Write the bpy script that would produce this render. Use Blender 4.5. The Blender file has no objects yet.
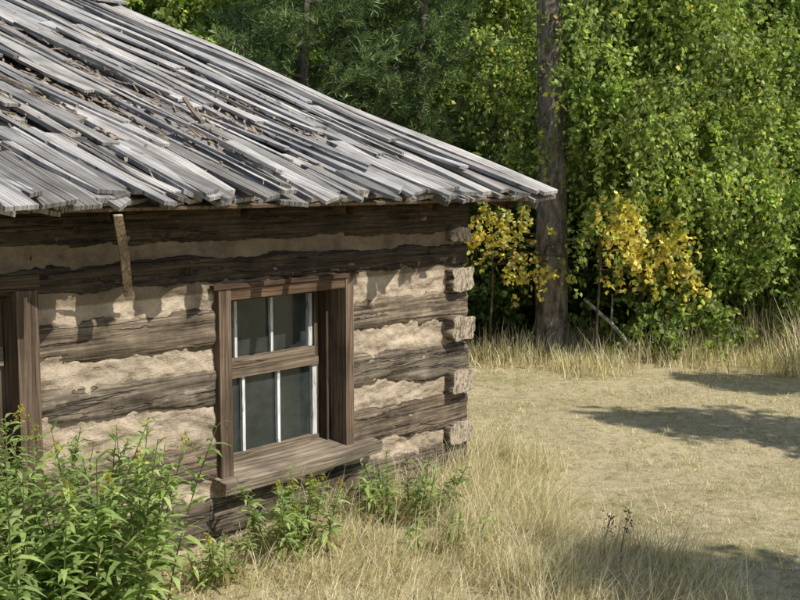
import bpy, math, random
import numpy as np
from mathutils import noise, Vector
rng=np.random.default_rng(11); random.seed(5)
sc=bpy.context.scene
# ------------------------------------------------------------ site frame
CAM=np.array([-7.322,-5.266]); RT=np.array([.629,-.778]); FW=np.array([.778,.629])
def Wd(X,Y):
    X=np.asarray(X,float);Y=np.asarray(Y,float)
    return CAM[0]+X*RT[0]+Y*FW[0], CAM[1]+X*RT[1]+Y*FW[1]
def fwd_dist(x,y): return (x-CAM[0])*FW[0]+(y-CAM[1])*FW[1]
def sst(a,b,v):
    t=np.clip((v-a)/(b-a),0,1); return t*t*(3-2*t)
def gh(x,y):
    x=np.asarray(x,float);y=np.asarray(y,float)
    F=fwd_dist(x,y)
    h=.03*np.sin(x*1.3+.5*y)*np.cos(y*1.1-.3*x)+.02*np.sin(x*3.1)*np.sin(y*2.7)
    h=h+.6*sst(3.5,-1,F)+16*sst(22,60,F)
    return h-.01
# ------------------------------------------------------------ mesh builder
class MB:
    def __init__(s): s.V=[];s.F=[];s.M=[];s.S=[];s.C=[];s.n=0
    def add(s,V,F,mat=0,smooth=False,col=(1,1,1)):
        V=np.asarray(V,float).reshape(-1,3);F=np.asarray(F,int).reshape(-1,4)
        c=np.asarray(col,float)
        if c.ndim==1: c=np.tile(c,(len(V),1))
        s.V.append(V);s.F.append(F+s.n);s.n+=len(V)
        s.M.append(np.full(len(F),mat) if np.isscalar(mat) else np.asarray(mat));s.S.append(np.full(len(F),smooth));s.C.append(c)
    def build(s,name,mats,parent=None):
        V=np.concatenate(s.V);F=np.concatenate(s.F);M=np.concatenate(s.M);S=np.concatenate(s.S);C=np.concatenate(s.C)
        me=bpy.data.meshes.new(name)
        me.vertices.add(len(V));me.vertices.foreach_set('co',V.astype(np.float32).ravel())
        me.loops.add(len(F)*4);me.loops.foreach_set('vertex_index',F.astype(np.int32).ravel())
        me.polygons.add(len(F));me.polygons.foreach_set('loop_start',np.arange(0,len(F)*4,4,dtype=np.int32))
        me.update(calc_edges=True)
        me.polygons.foreach_set('material_index',M.astype(np.int32));me.polygons.foreach_set('use_smooth',S.astype(bool))
        a=me.color_attributes.new('Col','FLOAT_COLOR','POINT')
        a.data.foreach_set('color',np.concatenate([C,np.ones((len(C),1))],1).astype(np.float32).ravel())
        for m in mats: me.materials.append(m)
        me.update()
        ob=bpy.data.objects.new(name,me);sc.collection.objects.link(ob)
        if parent: ob.parent=parent
        return ob
def unit(v): return v/(np.linalg.norm(v,axis=-1,keepdims=True)+1e-9)
def rv(n): return unit(rng.normal(size=(n,3)))
def beam(mb,pts,wv,tv,mat=0,col=(1,1,1)):
    """rectangular section swept along pts; wv,tv = half width / half thickness vectors"""
    pts=np.asarray(pts,float);k=len(pts)
    wv=np.asarray(wv,float);tv=np.asarray(tv,float)
    if wv.ndim==1: wv=np.tile(wv,(k,1))
    if tv.ndim==1: tv=np.tile(tv,(k,1))
    V=np.stack([pts-wv-tv,pts+wv-tv,pts+wv+tv,pts-wv+tv],1).reshape(-1,3)
    F=[]
    for i in range(k-1):
        for j in range(4): F.append([4*i+j,4*i+(j+1)%4,4*i+4+(j+1)%4,4*i+4+j])
    F.append([3,2,1,0]);F.append([4*k-4,4*k-3,4*k-2,4*k-1])
    mb.add(V,F,mat,False,col)
def box(mb,x0,x1,y0,y1,z0,z1,mat=0,col=(1,1,1)):
    beam(mb,[[x0,(y0+y1)/2,(z0+z1)/2],[x1,(y0+y1)/2,(z0+z1)/2]],[0,(y1-y0)/2,0],[0,0,(z1-z0)/2],mat,col)
def tube(mb,pts,rad,n=8,mat=0,col=(1,1,1),rough=0,seed=0):
    pts=np.asarray(pts,float);k=len(pts);rad=np.asarray(rad,float)
    T=unit(np.gradient(pts,axis=0))
    ref=np.array([0,0,1.]) if abs(T[0][2])<.8 else np.array([1.,0,0])
    U=unit(np.cross(T,ref));W=np.cross(T,U)
    a=np.linspace(0,2*np.pi,n,endpoint=False)
    r=rad[:,None]*np.ones((k,n))
    if rough:
        r=r*(1+rough*rng.normal(size=(k,n)))
    V=pts[:,None]+r[...,None]*(np.cos(a)[None,:,None]*U[:,None]+np.sin(a)[None,:,None]*W[:,None])
    i,j=np.meshgrid(np.arange(k-1),np.arange(n),indexing='ij')
    F=np.stack([i*n+j,i*n+(j+1)%n,(i+1)*n+(j+1)%n,(i+1)*n+j],-1).reshape(-1,4)
    mb.add(V.reshape(-1,3),F,mat,True,col)
def leaves(mb,C,L,W,A,mat,col):
    n=len(C);A=unit(A);B=unit(np.cross(A,rv(n)));N=np.cross(A,B)
    L=np.asarray(L).reshape(-1,1)*np.ones((n,1));W=np.asarray(W).reshape(-1,1)*np.ones((n,1))
    V=np.stack([C,C+A*L*.45+B*W*.5+N*W*.12,C+A*L,C+A*L*.45-B*W*.5+N*W*.12],1).reshape(-1,3)
    F=np.arange(4*n).reshape(-1,4)
    mb.add(V,F,mat,False,np.repeat(col,4,0))
def strips(mb,base,D,L,W,droop,segs,mat,col,lance=False,wdir=None):
    n=len(base);D=unit(D)
    if wdir is None:
        wdir=np.cross(D,np.array([0,0,1.])+.3*rv(n))
    wdir=unit(wdir)
    L=np.asarray(L).reshape(-1,1)*np.ones((n,1));W=np.asarray(W).reshape(-1,1)*np.ones((n,1));droop=np.asarray(droop).reshape(-1,1)*np.ones((n,1))
    hd=D*np.array([1,1,0.])
    rows=[]
    for k in range(segs+1):
        t=k/segs
        p=base+D*L*t+np.array([0,0,-1.])*L*droop*t*t+hd*L*droop*.5*t*t
        w=W*(math.sin(math.pi*(.08+.9*t)) if lance else (1-.88*t))
        rows.append(p-wdir*w*.5);rows.append(p+wdir*w*.5)
    m=2*(segs+1)
    V=np.stack(rows,1).reshape(-1,3)
    f=np.array([[2*k,2*k+1,2*k+3,2*k+2] for k in range(segs)])
    F=(np.arange(n)[:,None,None]*m+f[None]).reshape(-1,4)
    mb.add(V,F,mat,False,np.repeat(col,m,0))
def pal(n,cols,probs=None,var=.25):
    cols=np.array(cols,float);i=rng.choice(len(cols),n,p=probs)
    return np.clip(cols[i]*(1+var*rng.normal(size=(n,1))).clip(.4,1.8),.005,.9)
# ------------------------------------------------------------ materials
def newmat(name):
    m=bpy.data.materials.new(name);m.use_nodes=True;nt=m.node_tree
    return m,nt,nt.nodes['Principled BSDF'],nt.nodes['Material Output']
def N(nt,t,**k):
    n=nt.nodes.new(t)
    for a,b in k.items(): setattr(n,a,b)
    return n
def mul(nt,a,b,mode='MULTIPLY',fac=1.0):
    m=N(nt,'ShaderNodeMix',data_type='RGBA',blend_type=mode)
    if isinstance(fac,float): m.inputs[0].default_value=fac
    else: nt.links.new(fac,m.inputs[0])
    for s,i in((a,6),(b,7)):
        if isinstance(s,tuple): m.inputs[i].default_value=(*s,1)
        else: nt.links.new(s,m.inputs[i])
    return m.outputs[2]
def nz(nt,scale,detail=6,rough=.6,vec=(1,1,1),off=(0,0,0)):
    tc=N(nt,'ShaderNodeTexCoord');mp=N(nt,'ShaderNodeMapping');mp.inputs['Scale'].default_value=vec;mp.inputs['Location'].default_value=off
    nt.links.new(tc.outputs['Object'],mp.inputs['Vector'])
    n=N(nt,'ShaderNodeTexNoise');n.inputs['Scale'].default_value=scale;n.inputs['Detail'].default_value=detail;n.inputs['Roughness'].default_value=rough
    nt.links.new(mp.outputs[0],n.inputs['Vector']);return n.outputs['Fac']
def ramp(nt,fac,stops):
    r=N(nt,'ShaderNodeValToRGB');e=r.color_ramp.elements
    while len(e)<len(stops): e.new(.5)
    for el,(p,c) in zip(e,stops):
        el.position=p;el.color=(*c,1) if isinstance(c,tuple) else (c,c,c,1)
    nt.links.new(fac,r.inputs[0]);return r.outputs[0]
def mth(nt,op,a,b=None):
    m=N(nt,'ShaderNodeMath',operation=op)
    for i,s in enumerate((a,b)):
        if s is None: continue
        if isinstance(s,(int,float)): m.inputs[i].default_value=s
        else: nt.links.new(s,m.inputs[i])
    return m.outputs[0]
def bump(nt,bs,h,strength,dist=.01):
    b=N(nt,'ShaderNodeBump');b.inputs['Strength'].default_value=strength;b.inputs['Distance'].default_value=dist
    nt.links.new(h,b.inputs['Height']);nt.links.new(b.outputs[0],bs.inputs['Normal'])
def colattr(nt):
    a=N(nt,'ShaderNodeVertexColor',layer_name='Col');return a.outputs[0]
def wood(name,axis,dark,mid,light,fine=40,stretch=1.5,bs_=.7,rough=.9,crack=.02,blotch=(.6,1.2),chop=0,nr=.65,ckf=.8,zf=None):
    m,nt,bs,out=newmat(name)
    v=[fine]*3;v['xyz'.index(axis)]=stretch
    v2=[fine*.33]*3;v2['xyz'.index(axis)]=stretch*.35
    if zf is not None: v[2]=zf;v2[2]=zf*.5
    n1=nz(nt,1,5,nr,tuple(v));n2=nz(nt,3.0,4,.6);n3=nz(nt,1,2,.5,tuple(v2),(3,7,1))
    c=ramp(nt,n1,[(.28,dark),(.5,mid),(.72,light)])
    c=mul(nt,c,ramp(nt,n2,[(.3,blotch[0]),(.7,blotch[1])]))
    ck=mth(nt,'ABSOLUTE',mth(nt,'SUBTRACT',n3,.5))
    ckr=ramp(nt,ck,[(0,.12),(crack,1.0)])
    c=mul(nt,c,ckr,fac=ckf);c=mul(nt,c,colattr(nt))
    nt.links.new(c,bs.inputs['Base Color']);bs.inputs['Roughness'].default_value=rough;bs.inputs['Specular IOR Level'].default_value=.2
    h=mth(nt,'ADD',mth(nt,'MULTIPLY',n1,.6),mth(nt,'MULTIPLY',ckr,.5))
    if chop:
        v3=[4,4,4];v3['xyz'.index(axis)]=38
        n4=nz(nt,1,3,.6,tuple(v3),(1,5,2));h=mth(nt,'ADD',h,mth(nt,'MULTIPLY',n4,chop))
    bump(nt,bs,h,bs_,.012)
    return m
M_logx=wood('hewn_log','x',(.036,.029,.022),(.16,.13,.097),(.34,.29,.225),50,1.6,1.0,chop=.7,crack=.02,blotch=(.38,1.3),nr=.6)
M_logy=wood('hewn_log_side','y',(.05,.038,.028),(.17,.135,.095),(.32,.26,.19),38,2.2,.9,chop=.5)
M_logd=wood('shaded_log','x',(.018,.014,.011),(.06,.047,.034),(.13,.103,.075),50,1.6,.9,chop=.4,crack=.016)  # darker hewn log copy, eave shade put into its colour
M_roof=wood('weathered_roof_board','y',(.15,.14,.13),(.40,.39,.375),(.68,.67,.65),95,.45,.7,crack=.018,blotch=(.62,1.18),nr=.6,ckf=.8,zf=.6)
M_frame=wood('window_frame_wood','z',(.04,.029,.021),(.135,.098,.068),(.26,.20,.145),75,2,.6,crack=.014)
M_framex=wood('window_rail_wood','x',(.07,.052,.038),(.205,.16,.113),(.36,.295,.22),75,2,.6,crack=.014)
M_white=wood('worn_white_paint','z',(.4,.38,.34),(.7,.7,.68),(.82,.82,.8),60,6,.3)
M_chip=wood('wood_debris','y',(.16,.12,.09),(.34,.27,.19),(.5,.42,.31),50,3,.5)
m,nt,bs,out=newmat('log_end_grain');M_end=m
n1=nz(nt,26,8,.7);n2=nz(nt,1,3,.5,(30,30,7))
c=ramp(nt,n1,[(.3,(.15,.115,.08)),(.5,(.38,.305,.22)),(.7,(.56,.47,.36))])
ck=ramp(nt,mth(nt,'ABSOLUTE',mth(nt,'SUBTRACT',n2,.5)),[(0,.15),(.03,1.)])
nt.links.new(mul(nt,c,ck),bs.inputs['Base Color']);bs.inputs['Roughness'].default_value=.95;bump(nt,bs,mth(nt,'ADD',n1,ck),.8,.01)
m,nt,bs,out=newmat('clay_chinking');M_clay=m
n1=nz(nt,7,8,.6);n2=nz(nt,60,4,.7);n3=nz(nt,1,4,.6,(10,10,30))
c=ramp(nt,n1,[(.28,(.28,.215,.15)),(.5,(.43,.345,.25)),(.72,(.53,.44,.335))])
c=mul(nt,c,ramp(nt,n2,[(.3,.78),(.65,1.06)]));c=mul(nt,c,colattr(nt))
nt.links.new(c,bs.inputs['Base Color']);bs.inputs['Roughness'].default_value=1;bs.inputs['Specular IOR Level'].default_value=.1
bump(nt,bs,mth(nt,'ADD',mth(nt,'ADD',n1,mth(nt,'MULTIPLY',n2,.45)),mth(nt,'MULTIPLY',n3,.8)),.8,.02)
m,nt,bs,out=newmat('dusty_window_glass');M_glass=m
n1=nz(nt,6,6,.6);c=ramp(nt,n1,[(.35,(.022,.028,.026)),(.7,(.05,.058,.054))])
nt.links.new(c,bs.inputs['Base Color'])
nt.links.new(ramp(nt,n1,[(.3,.04),(.7,.2)]),bs.inputs['Roughness']);bump(nt,bs,nz(nt,2.5,2,.5),.15,.02)
def leafmat(name,trans=.35,rough=.5,spec=.3):
    m,nt,bs,out=newmat(name);c=colattr(nt)
    nt.links.new(c,bs.inputs['Base Color']);bs.inputs['Roughness'].default_value=rough;bs.inputs['Specular IOR Level'].default_value=spec
    tr=N(nt,'ShaderNodeBsdfTranslucent');g=mul(nt,c,(1.4,1.5,.75));nt.links.new(g,tr.inputs[0])
    mx=N(nt,'ShaderNodeMixShader');mx.inputs[0].default_value=trans
    nt.links.new(bs.outputs[0],mx.inputs[1]);nt.links.new(tr.outputs[0],mx.inputs[2]);nt.links.new(mx.outputs[0],out.inputs[0]);return m
M_leaf=leafmat('green_leaf',.45);M_needle=leafmat('pine_needle',.25,.45);M_straw=leafmat('dry_grass',.3,.7,.15)
def barkmat(name,dark,mid,light,sc_=(9,9,2.5),b=1):
    m,nt,bs,out=newmat(name);n1=nz(nt,1,8,.7,sc_);n2=nz(nt,40,4,.7)
    c=ramp(nt,n1,[(.35,dark),(.5,mid),(.66,light)]);c=mul(nt,c,ramp(nt,n2,[(.3,.65),(.7,1.15)]));c=mul(nt,c,colattr(nt))
    nt.links.new(c,bs.inputs['Base Color']);bs.inputs['Roughness'].default_value=.95;bump(nt,bs,mth(nt,'ADD',n1,mth(nt,'MULTIPLY',n2,.3)),b,.04);return m
M_bark=barkmat('pine_bark',(.05,.04,.033),(.26,.21,.17),(.5,.42,.35),(13,13,4),1.2)
M_birch=barkmat('birch_bark',(.05,.04,.035),(.26,.23,.19),(.45,.42,.38),(5,5,14),.4)
m,nt,bs,out=newmat('ground_soil_and_thatch');M_ground=m
n1=nz(nt,.8,6,.7);n2=nz(nt,9,8,.8);n3=nz(nt,90,3,.8)
c=ramp(nt,n1,[(.33,(.68,.72,.56)),(.48,(.97,.97,.93)),(.66,(1.12,1.11,1.1))]);c=mul(nt,c,ramp(nt,n2,[(.34,(.52,.5,.4)),(.5,(1.,.99,.96)),(.66,(1.26,1.24,1.2))]))
c=mul(nt,c,ramp(nt,n3,[(.3,.6),(.6,1.2)]));c=mul(nt,c,colattr(nt))
nt.links.new(c,bs.inputs['Base Color']);bs.inputs['Roughness'].default_value=1;bs.inputs['Specular IOR Level'].default_value=.05
bump(nt,bs,mth(nt,'ADD',n2,n3),.8,.04)
# ------------------------------------------------------------ ground sheet
g=320;u=np.linspace(-1,1,g);ax=np.sign(u)*(14*np.abs(u)+186*np.abs(u)**4)
gx,gy=np.meshgrid(ax-1,ax+2,indexing='ij');gz=gh(gx,gy)
F=fwd_dist(gx,gy)[...,None]
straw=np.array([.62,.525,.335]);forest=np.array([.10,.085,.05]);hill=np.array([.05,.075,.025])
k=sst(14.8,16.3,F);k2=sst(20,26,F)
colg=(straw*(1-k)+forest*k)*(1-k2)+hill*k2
i,j=np.meshgrid(np.arange(g-1),np.arange(g-1),indexing='ij')
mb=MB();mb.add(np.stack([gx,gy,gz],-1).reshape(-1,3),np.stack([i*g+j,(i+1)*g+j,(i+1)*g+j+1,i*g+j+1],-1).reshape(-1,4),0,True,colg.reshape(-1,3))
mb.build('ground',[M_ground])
# ------------------------------------------------------------ log cabin
cabin=bpy.data.objects.new('log_cabin',None);sc.collection.objects.link(cabin)
def hewn(mb,axis,a0,a1,c0,c1,hw,zb0,zt0,zb1,zt1,step=.022,n=34,mat=0,endmat=1,amp=.016,seed=0,sq=6,tint=(1,1,1)):
    k=max(3,int(abs(a1-a0)/step));t=np.linspace(0,1,k+1)
    th=np.linspace(0,2*np.pi,n,endpoint=False)+.001
    cs,sn=np.cos(th),np.sin(th);r=(np.abs(cs)**sq+np.abs(sn)**sq)**(-1/sq);ux,uz=cs*r,sn*r
    T=np.concatenate([[0,0,0],t,[1,1,1]]);S=np.concatenate([[.03,.5,.93],np.ones(k+1),[.93,.5,.03]])
    V=[]
    for tt,ss in zip(T,S):
        a=a0+(a1-a0)*tt;zb=zb0+(zb1-zb0)*tt;zt=zt0+(zt1-zt0)*tt;cc=c0+(c1-c0)*tt
        zc=(zb+zt)/2;hz=(zt-zb)/2
        wob=.5*noise.noise(Vector((a*.9,seed*7.1,0)));wob2=noise.noise(Vector((a*1.6,seed*3.7,5)))
        for q in range(n):
            nn=noise.noise(Vector((a*3+seed*9,ux[q]*1.2,uz[q]*1.8)))*1.3+.6*noise.noise(Vector((a*6+seed*4,ux[q]*3,uz[q]*7)))+.5*noise.noise(Vector((a*22,uz[q]*2,seed*1.)))
            rr=ss*(1+amp*nn/ max(hz,.08))
            c=cc+ux[q]*hw*rr;z=zc+uz[q]*hz*rr*(1+.16*wob2)+.026*wob
            ae=a
            if ss<1: ae=a+(.008*noise.noise(Vector((ux[q]*3,uz[q]*3,seed*1.)))*ss)
            V.append((ae,c,z) if axis=='x' else (c,ae,z))
    K=len(T);i,j=np.meshgrid(np.arange(K-1),np.arange(n),indexing='ij')
    F=np.stack([i*n+j,i*n+(j+1)%n,(i+1)*n+(j+1)%n,(i+1)*n+j],-1).reshape(-1,4)
    mt=np.where((i<3)|(i>=K-4),endmat,mat).reshape(-1)
    if endmat==mat: mt=mat
    mb.add(V,F,mt,True,tint)
def lz(s,L,R):
    f=(s-.3)/3.1; return R+(L-R)*f
rows=[('A',(1.25,1.50),(1.18,1.41)),('B',(.93,1.14),(.745,1.015)),('C',(.43,.68),(.336,.625)),('D',(.06,.33),(-.04,.24))]
mb=MB();sd=1
tints={'A':(1.12,1.05,.97),'B':(1.0,.98,.94),'C':(1.1,1.02,.94),'D':(.85,.82,.78)}
for nm,L,R in rows:
    segs=[(.0,1.375),(2.62,3.865)] if nm!='D' else [(.0,3.865)]
    for s0,s1 in segs+[(5.0,7.2)]:
        if s0>4: zz=(lz(3.8,L[0],R[0]),lz(3.8,L[1],R[1]))*2;
        else: zz=(lz(s0,L[0],R[0]),lz(s0,L[1],R[1]),lz(s1,L[0],R[0]),lz(s1,L[1],R[1]))
        e0=-.01 if s0==0 else s0
        hewn(mb,'x',-e0+(.015 if s0==0 else 0),-s1,.10,.10,.115,zz[0],zz[1],zz[2],zz[3],seed=sd,tint=tints[nm]);sd+=1
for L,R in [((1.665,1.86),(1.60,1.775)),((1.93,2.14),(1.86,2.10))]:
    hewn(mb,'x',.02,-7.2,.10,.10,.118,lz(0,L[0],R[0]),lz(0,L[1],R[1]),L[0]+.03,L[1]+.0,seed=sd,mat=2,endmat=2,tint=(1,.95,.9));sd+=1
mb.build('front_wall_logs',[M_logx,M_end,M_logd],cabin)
mb=MB()
for q,(z0,z1) in enumerate([(1.40,1.585),(1.03,1.20),(.61,.79),(.20,.385),(1.79,1.90)]):
    ext=-.075+.02*math.sin(q*5)
    hewn(mb,'y',ext,9.6,-.125,-.125,.135+.01*math.sin(q*3),z0,z1,z0,z1,step=.06,n=28,seed=30+q,sq=7,amp=.02)
    hewn(mb,'y',ext,9.6,-7.05,-7.05,.135,z0,z1,z0,z1,step=.3,n=16,seed=40+q,sq=7)
for q,(z0,z1) in enumerate([(1.60,1.79),(1.20,1.40),(.80,1.03),(.40,.61),(-.05,.20),(1.90,2.15)]):
    for xx in(-.125,-7.05): hewn(mb,'y',.23,9.6,xx,xx,.11,z0,z1,z0,z1,step=.15,n=20,seed=50+q)
for q in range(9): hewn(mb,'x',0,-7.2,9.5,9.5,.11,.0+q*.24,.225+q*.24,.0+q*.24,.225+q*.24,step=.2,n=18,seed=70+q)
mb.build('side_and_rear_wall_logs',[M_logy,M_end],cabin)
mb=MB()
def clay(s0,s1,z0,z1,step=.014):
    nx=max(2,int((s1-s0)/step));nzz=max(2,int((z1-z0)/step))
    xs=-np.linspace(s0,s1,nx+1);zs=np.linspace(z0,z1,nzz+1);V=[];C=[]
    for x in xs:
        for z in zs:
            y=.006-.020*noise.noise(Vector((x*5,z*12,0)))-.013*noise.noise(Vector((x*14,z*24,4)))-.006*noise.noise(Vector((x*40,z*50,9)))
            V.append((x,y,z));c=1+.3*noise.noise(Vector((x*2,z*5,3)));
            if z>1.58: c*=.5  # eave shadow painted into the upper clay colour
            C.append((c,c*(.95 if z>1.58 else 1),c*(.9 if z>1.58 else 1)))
    i,j=np.meshgrid(np.arange(nx),np.arange(nzz),indexing='ij');m_=nzz+1
    mb.add(V,np.stack([i*m_+j,(i+1)*m_+j,(i+1)*m_+j+1,i*m_+j+1],-1).reshape(-1,4),0,True,C)
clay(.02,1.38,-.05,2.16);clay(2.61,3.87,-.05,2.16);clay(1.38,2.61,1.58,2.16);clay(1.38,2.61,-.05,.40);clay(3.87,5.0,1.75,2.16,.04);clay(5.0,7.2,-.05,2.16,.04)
box(mb,-.04,-.2,.2,9.5,0,2.1);box(mb,-7.0,-7.14,.2,9.5,0,2.1)
mb.build('clay_chinking',[M_clay],cabin)
# window
mb=MB()
def bx(s0,s1,y0,y1,z0,z1,mat,col=(1,1,1)): box(mb,-s0,-s1,y0,y1,z0,z1,mat,col)
bx(2.515,2.615,-.045,.27,.36,1.60,0,(1.0,.95,.9));bx(1.375,1.455,-.045,.27,.37,1.595,0,(1.15,1.1,1.05))
bx(1.457,2.513,-.04,.27,1.525,1.592,1,(.6,.47,.4))
bx(1.33,2.66,-.055,-.012,1.597,1.625,1,(.45,.35,.3))
bx(2.455,2.512,.12,.25,.44,1.52,0,(.8,.8,.8));bx(1.458,1.50,.10,.25,.44,1.52,0,(.55,.5,.48))
bx(1.502,1.545,.17,.25,.44,1.52,0,(.7,.65,.6))
beam(mb,[[-1.16,.045,.405],[-1.6,.043,.400],[-2.0,.045,.394],[-2.65,.045,.402]],[0,.165,.032],[0,-.005,.038],1,(1.1,1.12,1.13))
bx(1.457,2.498,.19,.27,.36,.445,1)
bx(1.547,2.453,.185,.23,1.485,1.523,1,(.7,.65,.6));bx(1.547,2.453,.165,.23,1.05,1.115,1,(.95,.92,.88));bx(1.547,2.453,.13,.20,.995,1.048,1,(.85,.82,.78));bx(1.547,2.453,.13,.20,.447,.50,1,(1.,1.,.95))
for s in (2.25,1.925): bx(s,s+.022,.19,.212,1.117,1.483,2)
bx(1.548,1.585,.188,.213,1.117,1.483,2,(.8,.8,.8));bx(2.41,2.45,.188,.213,1.117,1.483,2)
for s in (2.225,1.905): bx(s,s+.024,.15,.175,.502,.993,2)
bx(1.548,1.59,.148,.176,.502,.993,2,(.85,.85,.85));bx(2.41,2.45,.148,.176,.502,.993,2)
bx(1.56,2.45,.213,.216,1.10,1.50,3);bx(1.56,2.45,.177,.18,.47,1.0,3)
bx(1.46,2.5,.30,.32,.36,1.6,3)
mb.build('window',[M_frame,M_framex,M_white,M_glass],cabin)
# door
mb=MB()
bx(3.872,4.00,-.05,.22,-.02,1.69,0,(1.0,.95,.92));bx(4.88,5.0,-.05,.22,-.02,1.69,0);bx(3.86,5.02,-.05,.22,1.693,1.77,1,(.35,.3,.27))
for q in range(6): bx(4.003+q*.146,4.145+q*.146,.08,.11,0,1.69,0,(.8+.1*math.sin(q*3),)*3)
bx(4.02,4.86,.055,.079,.35,.45,1);bx(4.02,4.86,.055,.079,1.3,1.4,1);bx(4.10,4.13,.01,.055,.85,.98,0,(.2,.2,.2))
mb.build('door',[M_frame,M_framex],cabin)
# roof
ph=math.atan(.366);cp,sp=math.cos(ph),math.sin(ph);RL=5.64;E0=-.42;ZE=2.115
def R(x,t,h,back=False):
    y=E0+t*cp-sp*h;z=ZE+t*sp+cp*h
    if back: y=2*(E0+RL*cp)-y
    return (x,y,z)
mb=MB()
def rboard(x,w,t0,t1,h,th,yaw=0,curl=0,mat=0,col=(1,1,1),back=False,n=12,lift0=0,side=0,tw=1.0):
    T=np.linspace(t0,t1,n+1);ph_=random.random()*9
    pts=[R(x+tw*(yaw*(t-t0)+.012*math.sin(t*1.7+ph_)+.006*math.sin(t*5+ph_)),t,h+lift0*(1-(t-t0)/(t1-t0))**2+curl*math.sin(t*1.9+ph_),back) for t in T]
    tilt=side+.12*math.sin(ph_)
    wv=[[w/2,0,tw*w/2*(tilt+.11*math.sin(t*1.3+ph_))] for t in T]
    wv=[[a[0]*(1+tw*.08*math.sin(t*7+ph_*3)),a[1]+(tw*.25*w*math.sin(ph_*5) if q in(0,n) else 0),a[2]] for q,(a,t) in enumerate(zip(wv,T))]
    beam(mb,pts,wv,[0,(-sp if not back else sp)*th/2,cp*th/2],mat,col)
def gcol(a,b):
    g_=a+(b-a)*random.random();w_=random.random()
    if random.random()<.15: g_*=.55
    return (g_,g_*(.99-.05*w_),g_*(.985-.11*w_))
for back in (False,True):
    rboard(-3.55,7.9,.03,RL-.02,-.02,.018,mat=1,col=(.5,.45,.4),back=back,n=3,tw=0)
    for q in range(9):
        x=.2-.93*q
        pts=[R(x,t,-.085,back) for t in np.linspace(.12,RL-.1,6)];tube(mb,pts,[.055]*6,8,1,(.4,.33,.28))
    x=.47;qq=0
    while x>-7.6:
        w=.12+.08*random.random();tn=gcol(.5,.95)
        xc=x-w/2
        if random.random()<.45 and qq>3:
            j=1.4+2.6*random.random()
            rboard(xc,w,-.03+.1*random.random(),j,.012,.024,yaw=.012*(random.random()-.5),curl=.003,col=tn,back=back,n=6)
            rboard(xc,w,j-.2,RL+.03,.036,.024,yaw=.01*(random.random()-.5),curl=.003,col=gcol(.6,1.15),back=back,n=8)
        else: rboard(xc,w,-.06+.13*random.random(),RL+.03,.012,.026,yaw=.006*(random.random()-.5),curl=.004,col=tn,back=back)
        x-=w+.012+.03*random.random();qq+=1
    x=.46;qq=0
    while x>-7.6:
        w=.07+.09*random.random();tn=gcol(.65,1.25)
        r_=random.random()
        if qq<4 or r_<.40: rboard(x-w/2,w,-.09+.14*random.random(),RL+.02,.054,.028,yaw=.02*(random.random()-.5),curl=.014,col=tn,back=back,lift0=.02)
        elif r_<.90:
            a=.5+1.6*random.random();b=a+.15+1.0*random.random()
            rboard(x-w/2,w,-.14+.24*random.random(),a,.056,.026,yaw=.09*(random.random()-.5),curl=.004,lift0=.03*random.random(),col=tn,back=back,n=4,side=.24*(random.random()-.5))
            rboard(x-w/2+.02,w*.9,b,RL+.02,.056,.026,yaw=.035*(random.random()-.5),curl=.014,lift0=.06*random.random(),col=gcol(.6,1.15),back=back,n=8,side=.2*(random.random()-.5))
        x-=w+.03+.12*random.random();qq+=1
for q in range(62): # upper loose battens
    t0=random.random()*3.0-.1;L=1.3+random.random()*2.8;x=.0-7.2*random.random()
    rboard(x,.03+.08*random.random(),t0,min(t0+L,RL),.085,.02,yaw=.10*(random.random()-.5),curl=.012,lift0=.05*random.random(),col=gcol(.6,1.3),n=7,side=.3*(random.random()-.5))
for q in range(38): # ragged eave pieces
    x=-.7-6.0*random.random()
    rboard(x,.06+.09*random.random(),-.20+.17*random.random(),.25+.8*random.random(),.090,.022,yaw=.2*(random.random()-.5),lift0=.04*(random.random()-.4),col=gcol(.45,1.15),n=3,side=.3*(random.random()-.5))
for s_ in(0,1):
    rboard(-3.55,8.05,RL-.14,RL+.03,.10+.004*s_,.024,back=bool(s_),n=2,col=(1,1,1),tw=0)
for xx in (.42,-7.55):
    for back in(False,True): rboard(xx,.03,.0,RL,-.05,.075,back=back,col=(.8,.75,.7),n=4)
mb.build('roof',[M_roof,M_chip],cabin)
mb=MB()
for q in range(2300):
    x=-.6-5.4*random.random()**.8;t=random.gauss(1.8,.8)+.3*math.sin(x*3)
    if t<.1 or t>5: continue
    L=.02+.16*random.random()**2.2;a=random.gauss(0,.5);w=.003+.012*random.random();h=.05+.045*random.random()
    p0=np.array(R(x,t,h));p1=np.array(R(x+math.sin(a)*L,t+math.cos(a)*L,h+.014*random.random()))
    g_=.45+.75*random.random();beam(mb,[p0,p1],[w,0,0],[0,0,.003],0,(g_,g_*.98,g_*.98))
for x,t,L,a in [(-3.3,2.5,.55,.4),(-3.0,1.8,.4,-.5),(-2.0,1.3,.35,.3),(-3.7,1.6,.45,.1)]:
    beam(mb,[R(x,t,.10),R(x+math.sin(a)*L*.5,t+L*.5,.12),R(x+math.sin(a)*L,t+L,.16)],[.02,0,0],[0,0,.008],0,(.6,.6,.65))
mb.build('roof_wood_debris',[M_chip],cabin)
mb=MB();yr=E0+RL*cp;zr=ZE+RL*sp-.06
for xx in(-.1,-7.05):
    q=-.0
    while q<9.5:
        y0=q;y1=q+.17;top=min(zr-abs(y0-yr)*.366,zr-abs(y1-yr)*.366)-.05
        if top>2.1: beam(mb,[[xx,(y0+y1)/2,2.05],[xx,(y0+y1)/2,top]],[0,.082,0],[.012,0,0],0,(.8+.3*random.random(),)*3)
        q+=.175
mb.build('gable_boards',[M_frame],cabin)
mb=MB()
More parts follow.
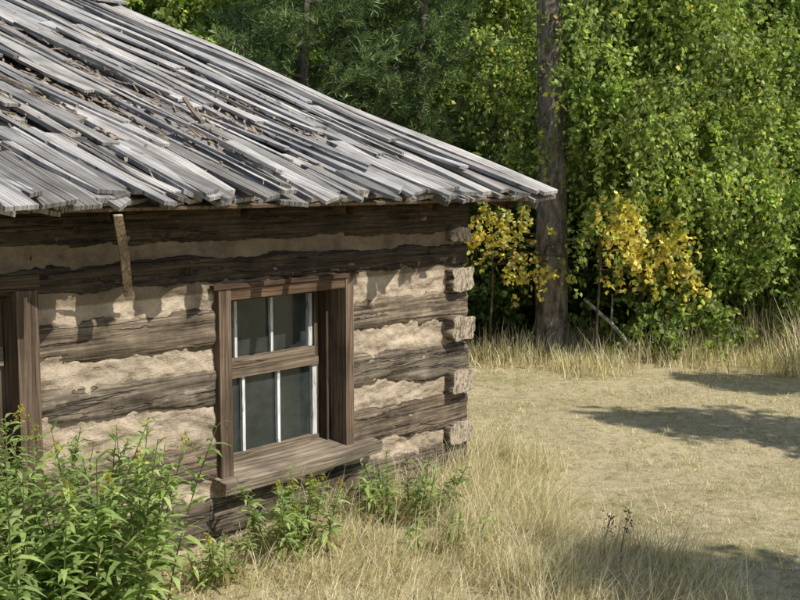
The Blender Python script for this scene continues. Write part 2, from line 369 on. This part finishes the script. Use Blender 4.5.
beam(mb,[[-3.64,-.43,2.08],[-3.49,-.28,1.87],[-3.33,-.10,1.62]],[.030,0,0],[0,.004,.005],0,(.95,.9,.86))
mb.build('loose_lath',[M_chip],cabin)
# ------------------------------------------------------------ trees
G1=[(.185,.26,.06),(.24,.315,.085),(.125,.195,.05),(.31,.37,.11)]
GB=[(.27,.345,.095),(.33,.405,.125),(.19,.27,.07),(.42,.47,.16)]
G2=[(.09,.15,.04),(.12,.185,.045),(.06,.105,.03)]
YEL=[(.70,.54,.12),(.78,.64,.22),(.54,.50,.13)]
def limb_tree(name,X,Y,H,tr,zc0,R_,nl,nstr,per,droop,leaf,cols,probs,bark,lean=(0,0),strL=(.3,.9),sig=.22,shape=1.0,tcol=(1,1,1),flat=0,az0=None,ncl=6):
    mb=MB();x,y=Wd(X,Y);x=float(x);y=float(y);z=float(gh(x,y));b=np.array([x,y,z-.1])
    T=np.linspace(0,1,14);ph_=random.random()*9
    tp=np.stack([b[0]+lean[0]*T*H+.06*np.sin(T*7+ph_)*T,b[1]+lean[1]*T*H+.06*np.cos(T*6+ph_)*T,b[2]+H*T],1)
    rad=tr*(1-.85*T)+.006;rad[0]*=1.3
    tube(mb,tp,rad,12,0,tcol,.03)
    P=[];O=[]
    for q in range(nl):
        f=(q+.5)/nl;zz=zc0+(H*.97-zc0)*f;k=zz/H
        base=np.array([np.interp(k,T,tp[:,c]) for c in range(3)])
        az=q*2.4+random.random() if az0 is None else az0+1.0*(random.random()-.5)+(math.pi if random.random()<.4 else 0)
        prof=(math.sin(math.pi*min(1,.22+.78*f))**.6 if f<.5 else (1.06-f)**.7*1.2)*shape
        L=R_*prof*(.6+.6*random.random());up=(.35+.5*f)*(1-flat)
        s=np.linspace(0,1,7);d=np.array([math.cos(az),math.sin(az),0])
        pts=base+np.outer(s*L,d)+np.outer(up*L*(s-.55*s*s),[0,0,1])+.05*L*rng.normal(size=(7,3))*s[:,None]
        tube(mb,pts,np.linspace(max(.010,tr*.25*(1-.6*f)),.004,7),6,0,tuple(np.array(tcol)*.7))
        ss=rng.uniform(.3,1.08,ncl)
        pp=np.stack([np.interp(ss,s,pts[:,c]) for c in range(3)],1)+rng.normal(size=(ncl,3))*.12*R_;P.append(pp);O.append(np.tile(d,(ncl,1)))
    P=np.concatenate(P);O=np.concatenate(O)
    i=rng.choice(len(P),nstr,p=(lambda w:w/w.sum())(rng.uniform(.2,1,len(P))));S=P[i]+rng.normal(size=(nstr,3))*sig*np.array([1,1,.7])
    D=unit(O[i]*.5+rng.normal(size=(nstr,3))*.5+np.array([0,0,.1]))
    L=rng.uniform(*strL,nstr)
    tt=rng.uniform(0,1,(nstr,per));tt.sort(axis=1)
    C=S[:,None]+D[:,None]*(L[:,None]*tt*(1-droop*.6*tt))[...,None]+np.array([0,0,-1.])*(droop*L[:,None]*tt**1.5)[...,None]
    C=C.reshape(-1,3)+rng.normal(size=(nstr*per,3))*.025
    clb=np.clip(1+.18*rng.normal(size=len(P)),.5,1.5)
    br=np.repeat(np.clip(1+.18*rng.normal(size=nstr),.5,1.6)*clb[i],per)[:,None]
    cc=pal(len(C),cols,probs)*br
    A=rng.normal(size=C.shape)*.6+np.array([0,0,-.5*droop-.1])
    ln=leaf*rng.uniform(.7,1.25,len(C))
    keep=C[:,2]>gh(C[:,0],C[:,1])+.05
    leaves(mb,C[keep],ln[keep],(ln*.75)[keep],A[keep],1,cc[keep])
    nt_=min(nstr,500);e=S+D*(L*(1-droop*.6))[:,None]+np.array([0,0,-1.])*(droop*L)[:,None]
    strips(mb,S[:nt_],(e-S)[:nt_],L[:nt_],.006,0.0,1,0,np.full((nt_,3),.35))
    return mb.build(name,[bark,M_leaf])
def pine(name,X,Y,H,tr,zc0,R_,nl,ntuft,nper,lean=(0,0),nl_len=.14,nw=.014,cols=((.18,.245,.10),(.24,.31,.13),(.10,.155,.065))):
    mb=MB();x,y=Wd(X,Y);x=float(x);y=float(y);z=float(gh(x,y));b=np.array([x,y,z-.1])
    T=np.linspace(0,1,40)
    tp=np.stack([b[0]+lean[0]*T*H+.05*np.sin(T*9),b[1]+lean[1]*T*H,b[2]+H*T],1)
    rad=tr*(1-.8*T);rad[0]*=1.35;rad[1]*=1.1
    tube(mb,tp,rad,22,0,(1,1,1),.045)
    P=[];O=[]
    for q in range(nl):
        f=(q+.5)/nl;zz=zc0+(H*.98-zc0)*f;k=zz/H
        base=np.array([np.interp(k,T,tp[:,c]) for c in range(3)])
        az=q*2.4+random.random()*.8;L=R_*(1.05-.8*f)*(.75+.4*random.random());s=np.linspace(0,1,7);d=np.array([math.cos(az),math.sin(az),0])
        pts=base+np.outer(s*L,d)+np.outer(L*(.05*s+.22*s*s-.1),[0,0,1])+.03*L*rng.normal(size=(7,3))*s[:,None]
        tube(mb,pts,np.linspace(max(.012,tr*.22),.006,7),6,0,(.8,.8,.8))
        ss=rng.uniform(.25,1.03,50);side=np.array([-d[1],d[0],0])
        pp=np.stack([np.interp(ss,s,pts[:,c]) for c in range(3)],1)
        pp=pp+side*(rng.normal(size=(50,1))*.28*L*(1.1-ss[:,None]))+np.array([0,0,.05])*rng.normal(size=(50,1))
        P.append(pp);O.append(np.tile(d,(50,1)))
    P=np.concatenate(P);O=np.concatenate(O)
    i=rng.choice(len(P),ntuft);S=P[i]+rng.normal(size=(ntuft,3))*.09
    ax=unit(O[i]+rng.normal(size=(ntuft,3))*.45+np.array([0,0,.45]))
    br=np.repeat(np.clip(1+.25*rng.normal(size=ntuft),.45,1.7),nper)[:,None]
    off=rng.uniform(0,.12,(ntuft,nper,1))
    B=(S[:,None]+ax[:,None]*off).reshape(-1,3)
    D=unit(np.repeat(ax,nper,0)*.9+rng.normal(size=(ntuft*nper,3))*.55)
    leaves(mb,B,nl_len*rng.uniform(.7,1.2,len(B)),nw,D,1,pal(len(B),cols)*br)
    return mb.build(name,[M_bark,M_needle])
pine('pine_tree',1.98,15.0,12,.225,7.2,1.5,16,350,16,lean=(-.012,.010))
pine('pine_tree',-1.3,16.2,6.6,.11,1.5,2.1,46,3600,20)
pine('pine_tree',.35,17.0,7.0,.12,1.2,1.9,46,3000,20)
pine('pine_tree',-3.4,18.5,7.5,.14,2,2.3,40,2400,18)
limb_tree('birch_tree',3.15,15.1,6.0,.05,1.75,1.6,34,2500,20,.95,.072,GB+[YEL[0]],[.3,.33,.14,.21,.02],M_birch,lean=(.01,-.01),strL=(.35,1.0),sig=.2,tcol=(.6,.55,.5))
limb_tree('birch_tree',5.2,16.2,6.4,.06,1.2,1.95,38,2600,20,.8,.078,GB+[YEL[0]],[.3,.3,.24,.14,.02],M_birch,strL=(.3,.9),sig=.2)
limb_tree('birch_tree',1.5,17.6,6.4,.05,1.3,1.3,30,1100,20,.7,.075,GB+[YEL[0]],[.3,.3,.2,.14,.06],M_birch,lean=(.03,.0),tcol=(1.8,1.8,1.8),sig=.18)
limb_tree('birch_tree',3.9,18.6,8.2,.07,.8,2.2,36,1900,20,.6,.09,G1,None,M_birch,tcol=(1.5,1.5,1.5))
limb_tree('birch_tree',8.3,17.6,6.4,.07,1.0,1.9,36,1800,20,.8,.085,GB+[YEL[0]],[.3,.3,.25,.13,.02],M_birch)
limb_tree('maple_tree',-4.4,17.5,7.0,.1,2,2.1,36,1900,20,.35,.10,GB,[.35,.35,.15,.15],M_bark)
limb_tree('maple_tree',-7.2,17.5,7.0,.1,2,2.2,36,1500,20,.35,.10,G1,[.35,.35,.15,.15],M_bark)
limb_tree('maple_tree',-.6,20.5,9,.1,1,2.8,36,1900,20,.35,.11,G1,[.3,.35,.15,.2],M_bark)
limb_tree('maple_tree',6.8,20,8.5,.1,1,2.8,36,1700,20,.35,.11,G1,None,M_bark)
azr=math.atan2(RT[1],RT[0])
limb_tree('yellow_leaved_sapling',2.45,14.2,2.0,.014,1.2,1.5,16,150,13,.8,.08,YEL+[G1[3]],[.4,.40,.12,.08],M_bark,strL=(.15,.45),sig=.10,flat=.9,az0=azr,ncl=4,tcol=(.4,.35,.3))
limb_tree('yellow_leaved_sapling',1.15,14.5,2.05,.014,1.25,.7,8,60,14,.6,.075,YEL+[G1[3]],[.35,.35,.15,.15],M_bark,strL=(.12,.35),sig=.1,flat=.7,az0=azr,tcol=(.4,.35,.3))
for X,Y,H,R_,ns,cl in [(3.3,15.6,1.6,.9,500,G1),(4.4,15.4,1.5,1.0,600,GB),(5.7,15.4,1.9,1.1,600,GB),(1.2,15.9,1.5,.9,400,G2),(2.5,16.4,1.9,.9,450,G2),(6.9,15.4,1.7,1.0,550,G1),(.3,16.2,1.6,1.0,400,G2),(4.6,16.9,2.9,1.3,700,G1),(3.6,14.7,.8,.6,240,G1)]:
    limb_tree('green_shrub',X,Y,H,.015,.15,R_,16,ns,16,.35,.085,cl,None,M_bark,strL=(.15,.5),sig=.13)
mb=MB()
for q in range(100):
    Y=21.5+18*random.random()**1.2;X=(random.random()*2-1)*(Y*.62)+.5
    x,y=Wd(X,Y);x=float(x);y=float(y);z=float(gh(x,y));H=5.5+3*random.random()
    tube(mb,[[x,y,z-.2],[x+.1,y,z+H*.5],[x,y+.1,z+H]],[.13,.09,.02],6,0,(.8,.8,.8))
    nc=26;cz=rng.uniform(.05,1,nc);rr=1.8*np.sin(np.pi*np.clip(cz*.85+.12,0,1))**.5
    az=rng.uniform(0,6.28,nc);r_=rr*rng.uniform(.4,1,nc)
    C=np.stack([x+r_*np.cos(az),y+r_*np.sin(az),z+cz*H],1)
    per=90;P=(C[:,None]+rng.normal(size=(nc,per,3))*np.array([.45,.45,.34])).reshape(-1,3)
    base=[G1,G2,GB][q%3];cc=pal(len(P),base)*np.repeat(np.clip(1+.25*rng.normal(size=nc),.5,1.5),per)[:,None]
    s_=.10+.05*(Y-20)/18;l=s_*rng.uniform(.7,1.4,len(P))
    leaves(mb,P,l*1.3,l,rng.normal(size=P.shape),1,cc)
mb.build('distant_forest',[M_bark,M_leaf])
limb_tree('birch_tree',7.3,7.95,7.6,.07,4.6,.55,18,420,16,.6,.09,G1,None,M_birch,sig=.14,strL=(.2,.45))
limb_tree('birch_tree',8.7,10.1,7.6,.07,5.0,.6,18,420,16,.6,.09,G1,None,M_birch,sig=.14,strL=(.2,.45))
limb_tree('birch_tree',5.6,3.75,6.4,.07,4.2,.8,20,520,16,.6,.09,G1,None,M_birch,sig=.18,strL=(.2,.5))
mb=MB();x0,y0=Wd(2.35,14.6);x1,y1=Wd(3.0,14.3)
pts=np.array([[x0,y0,.75],[(x0+x1)/2,(y0+y1)/2,.45],[x1,y1,.05]]);tube(mb,pts,[.02,.027,.035],8,0,(1.4,1.4,1.4))
tube(mb,[pts[1],pts[1]+[.2,.1,.35]],[.02,.008],6,0,(1.4,1.4,1.4));mb.build('fallen_dead_branch',[M_birch])
# ------------------------------------------------------------ grasses
def outside(x,y,m=.03): return ~((x<.1)&(x>-7.4)&(y>-m)&(y<9.7))
ST=[(.62,.53,.34),(.75,.66,.47),(.48,.39,.23),(.30,.25,.13),(.24,.28,.10)]
def scatter(n,X0,X1,Y0,Y1,cond=None):
    X=rng.uniform(X0,X1,n);Y=rng.uniform(Y0,Y1,n);x,y=Wd(X,Y);k=outside(x,y)
    if cond is not None: k&=cond(X,Y)
    x,y,X,Y=x[k],y[k],X[k],Y[k];return x,y,gh(x,y),X,Y
def grass(mb,x,y,z,h,w,lean,droop,segs,probs,wind=(0,0)):
    n=len(x);az=rng.uniform(0,2*np.pi,n);l=lean*rng.uniform(.2,1.3,n)
    D=np.stack([np.cos(az)*l+wind[0],np.sin(az)*l+wind[1],np.ones(n)],1)
    strips(mb,np.stack([x,y,z-.01],1),D,h,w,droop,segs,0,pal(n,ST,probs),wdir=np.stack([np.cos(az+1.57+rng.normal(size=n)*.6),np.sin(az+1.57),np.zeros(n)],1))
wob=lambda Y:.22*np.sin(Y*2.3)+.12*np.sin(Y*5.1)
edge=lambda Y:.62+(9.9-Y)*.27+wob(Y)
mb=MB();x,y,z,X,Y=scatter(230000,-.5,8.5,5.3,16,lambda X,Y:X>edge(Y)-.3)
n=len(x)
def fbm(a,b): return np.sin(a*1.7+np.sin(b*2.1))*np.sin(b*1.9+.5*a)*.5+.3*np.sin(a*5.1+b*2)*np.sin(b*4.3-a)+.25*np.sin(a*11+3*np.sin(b*6))*np.sin(b*13)
pt=.5+.55*fbm(X,Y);kk=rng.uniform(0,1,n)<.25+.8*pt;x,y,z,pt=x[kk],y[kk],z[kk],pt[kk];n=len(x)
grass(mb,x,y,z,rng.uniform(.02,.06,n)*(.6+.8*pt.clip(0,1)),rng.uniform(.004,.008,n),1.2,.3,1,[.42,.32,.17,.04,.05])
# scattered tufts that escaped the mower
cx,cy,cz_,cX,cY=scatter(900,.3,8.5,6,15,lambda X,Y:X>edge(Y)+.1)
per=26;x=np.repeat(cx,per)+rng.normal(size=len(cx)*per)*.045;y=np.repeat(cy,per)+rng.normal(size=len(cx)*per)*.045;n=len(x)
grass(mb,x,y,gh(x,y),rng.uniform(.04,.12,n)*np.repeat(rng.uniform(.5,1.3,len(cx)),per),rng.uniform(.004,.007,n),.9,.4,2,[.36,.3,.16,.06,.12])
mb.build('mown_dry_grass',[M_straw])
mb=MB();x,y,z,X,Y=scatter(95000,-4,3.6,4.3,10.6,lambda X,Y:X<edge(Y)+.1*np.abs(np.sin(Y*9)))
cl=np.sin(x*3.1)*np.sin(y*2.7+1)*.5+.5*np.sin(x*7+y*5)
k=rng.uniform(-1.2,1,len(x))<cl+.55;x,y,z,X,Y,cl=x[k],y[k],z[k],X[k],Y[k],cl[k];n=len(x)
hh=(.2+.10*cl)*rng.uniform(.5,1.5,n);hh=np.where(y>-.5,hh*.9,hh)
grass(mb,x,y,z,hh,rng.uniform(.003,.006,n),.55,rng.uniform(.2,.75,n),4,[.34,.27,.19,.12,.08],wind=(.15,-.2))
for q in range(95):
    Y=5.0+4.8*random.random();X=float(edge(np.array(Y)))-.1-1.7*random.random()**1.3;x0,y0=Wd(X,Y)
    if not outside(np.array(x0),np.array(y0),.1): continue
    m_=130;x=x0+rng.normal(size=m_)*.09;y=y0+rng.normal(size=m_)*.09
    grass(mb,x,y,gh(x,y),rng.uniform(.3,.68,m_),rng.uniform(.003,.005,m_),.5,rng.uniform(.2,.9,m_),5,[.32,.40,.18,.08,.02],wind=(.12+.5*(random.random()-.5),-.15+.5*(random.random()-.5)))
mb.build('tall_dry_grass',[M_straw])
mb=MB();x,y,z,X,Y=scatter(30000,-.4,9,12.9,16.6,lambda X,Y:Y>13.9+.35*np.sin(X*2.2)+.2*np.sin(X*5)-.1*X+.5*rng.normal(size=len(X))*.6)
n=len(x);cl=.5+.5*np.sin(X*2.9+1)*np.sin(Y*3);grass(mb,x,y,z,(.16+.38*cl)*rng.uniform(.4,1.3,n)*(1+.06*X)*(1+1.1*sst(3.9,5.3,X)),rng.uniform(.006,.012,n),.4,rng.uniform(.1,.6,n),3,[.36,.32,.17,.09,.06]);
mb.build('tall_meadow_edge_grass',[M_straw])
mb=MB()
for X,Y,h in [(1.25,6.35,.40),(1.2,6.6,.3)]:
    x0,y0=map(float,Wd(X,Y));tube(mb,[[x0,y0,0],[x0+.02,y0,h*.5],[x0+.06,y0-.02,h]],[.004,.003,.002],5,0,(.6,.6,.6))
    m_=40;C=np.array([x0+.05,y0-.015,h*.8])+rng.normal(size=(m_,3))*np.array([.014,.014,h*.13]);leaves(mb,C,.02,.012,rv(m_),0,np.tile([.5,.4,.35],(m_,1)))
mb.build('seed_stalks',[M_bark])
# ------------------------------------------------------------ goldenrod
GR=[(.25,.335,.11),(.33,.41,.15),(.19,.26,.09),(.41,.47,.20)]
def goldenrod(name,X,Y,nst,spread,h0,h1,flower,leafL=.12,per=56,wr=.24):
    mb=MB();x0,y0=map(float,Wd(X,Y))
    for q in range(nst):
        a=random.random()*6.28;r=spread*math.sqrt(random.random());bx_=x0+r*math.cos(a);by=y0+r*math.sin(a)
        if by>-.12 and -7.4<bx_<.1: by=-.12-random.random()*.1
        bz=float(gh(bx_,by));h=h0+(h1-h0)*random.random();lx=(.25*math.cos(a)*r/spread+.2*(random.random()-.5))*h;ly=(.25*math.sin(a)*r/spread+.2*(random.random()-.5))*h
        if by+ly>-.1: ly=-.1-by if by<-.1 else -.05
        t=np.linspace(0,1,9);pts=np.stack([bx_+lx*t**1.6,by+ly*t**1.6,bz+h*t],1);tube(mb,pts,np.linspace(.005,.002,9),5,0,(.24,.24,.10))
        tt=np.sort(rng.uniform(.1,1,per));B=np.stack([np.interp(tt,t,pts[:,c]) for c in range(3)],1)
        az=np.arange(per)*2.4+rng.normal(size=per)*.3;up=.45+.6*tt
        D=np.stack([np.cos(az),np.sin(az),up],1)
        L=leafL*rng.uniform(.6,1.25,per)*(1.15-.5*tt**3);c=pal(per,GR,None,.2)*(.85+.3*random.random());low=(tt<.3)[:,None];c=np.where(low&(rng.random((per,1))<.4),np.array([.30,.24,.10]),c)
        strips(mb,B,D,L,L*wr,rng.uniform(.3,1.0,per),3,0,c,lance=True)
        if random.random()<flower:
            m_=70;top=pts[-1];s_=rng.uniform(0,1,m_);az=rng.uniform(0,6.28,m_)
            C=top+np.stack([np.cos(az)*.045*(1-s_),np.sin(az)*.045*(1-s_),s_*.08-.03],1)
            leaves(mb,C,.012,.009,rv(m_),0,pal(m_,[(.55,.42,.04),(.45,.38,.06),(.3,.32,.06)],None,.2))
    return mb.build(name,[M_leaf])
goldenrod('goldenrod_plant',-1.74,5.1,44,.36,.92,1.22,.12,.125)
goldenrod('goldenrod_plant',-1.36,5.25,26,.24,.85,1.14,.10,.125)
goldenrod('goldenrod_plant',-1.5,4.7,30,.32,.6,.9,.0,.125)
goldenrod('goldenrod_plant',-.62,6.75,18,.25,.25,.48,.4,.10,36)
goldenrod('goldenrod_plant',-1.0,6.2,7,.16,.2,.32,.3,.09,26)
goldenrod('goldenrod_plant',.05,7.7,14,.28,.25,.50,.05,.11,30)
goldenrod('goldenrod_plant',.25,6.9,5,.25,.18,.28,.0,.09,20)
# ------------------------------------------------------------ light, sky, camera
EL,AZ=50,171
w=bpy.data.worlds.new('World');sc.world=w;w.use_nodes=True;nt=w.node_tree
sk=nt.nodes.new('ShaderNodeTexSky');sk.sky_type='NISHITA';sk.sun_disc=False;sk.sun_elevation=math.radians(EL);sk.sun_rotation=math.radians(AZ)
bg=nt.nodes['Background'];nt.links.new(sk.outputs[0],bg.inputs[0]);bg.inputs[1].default_value=.13
sd_=bpy.data.lights.new('sun','SUN');sd_.energy=5.0;sd_.angle=math.radians(.5);sd_.color=(1,.96,.88)
so=bpy.data.objects.new('sun',sd_);sc.collection.objects.link(so)
el,az=math.radians(EL),math.radians(AZ)
d=Vector((math.sin(az)*math.cos(el),math.cos(az)*math.cos(el),math.sin(el)));so.rotation_euler=d.to_track_quat('Z','Y').to_euler();so.location=(0,-10,20)
cd=bpy.data.cameras.new('camera');cd.lens=51.75;cd.sensor_width=36;cd.clip_end=600;cd.clip_start=.05
co=bpy.data.objects.new('camera',cd);sc.collection.objects.link(co);co.location=(CAM[0],CAM[1],2.26);co.rotation_euler=(math.radians(90-5.96),0,math.radians(-51.04));sc.camera=co
sc.view_settings.view_transform='Standard';sc.view_settings.look='None';sc.view_settings.exposure=0
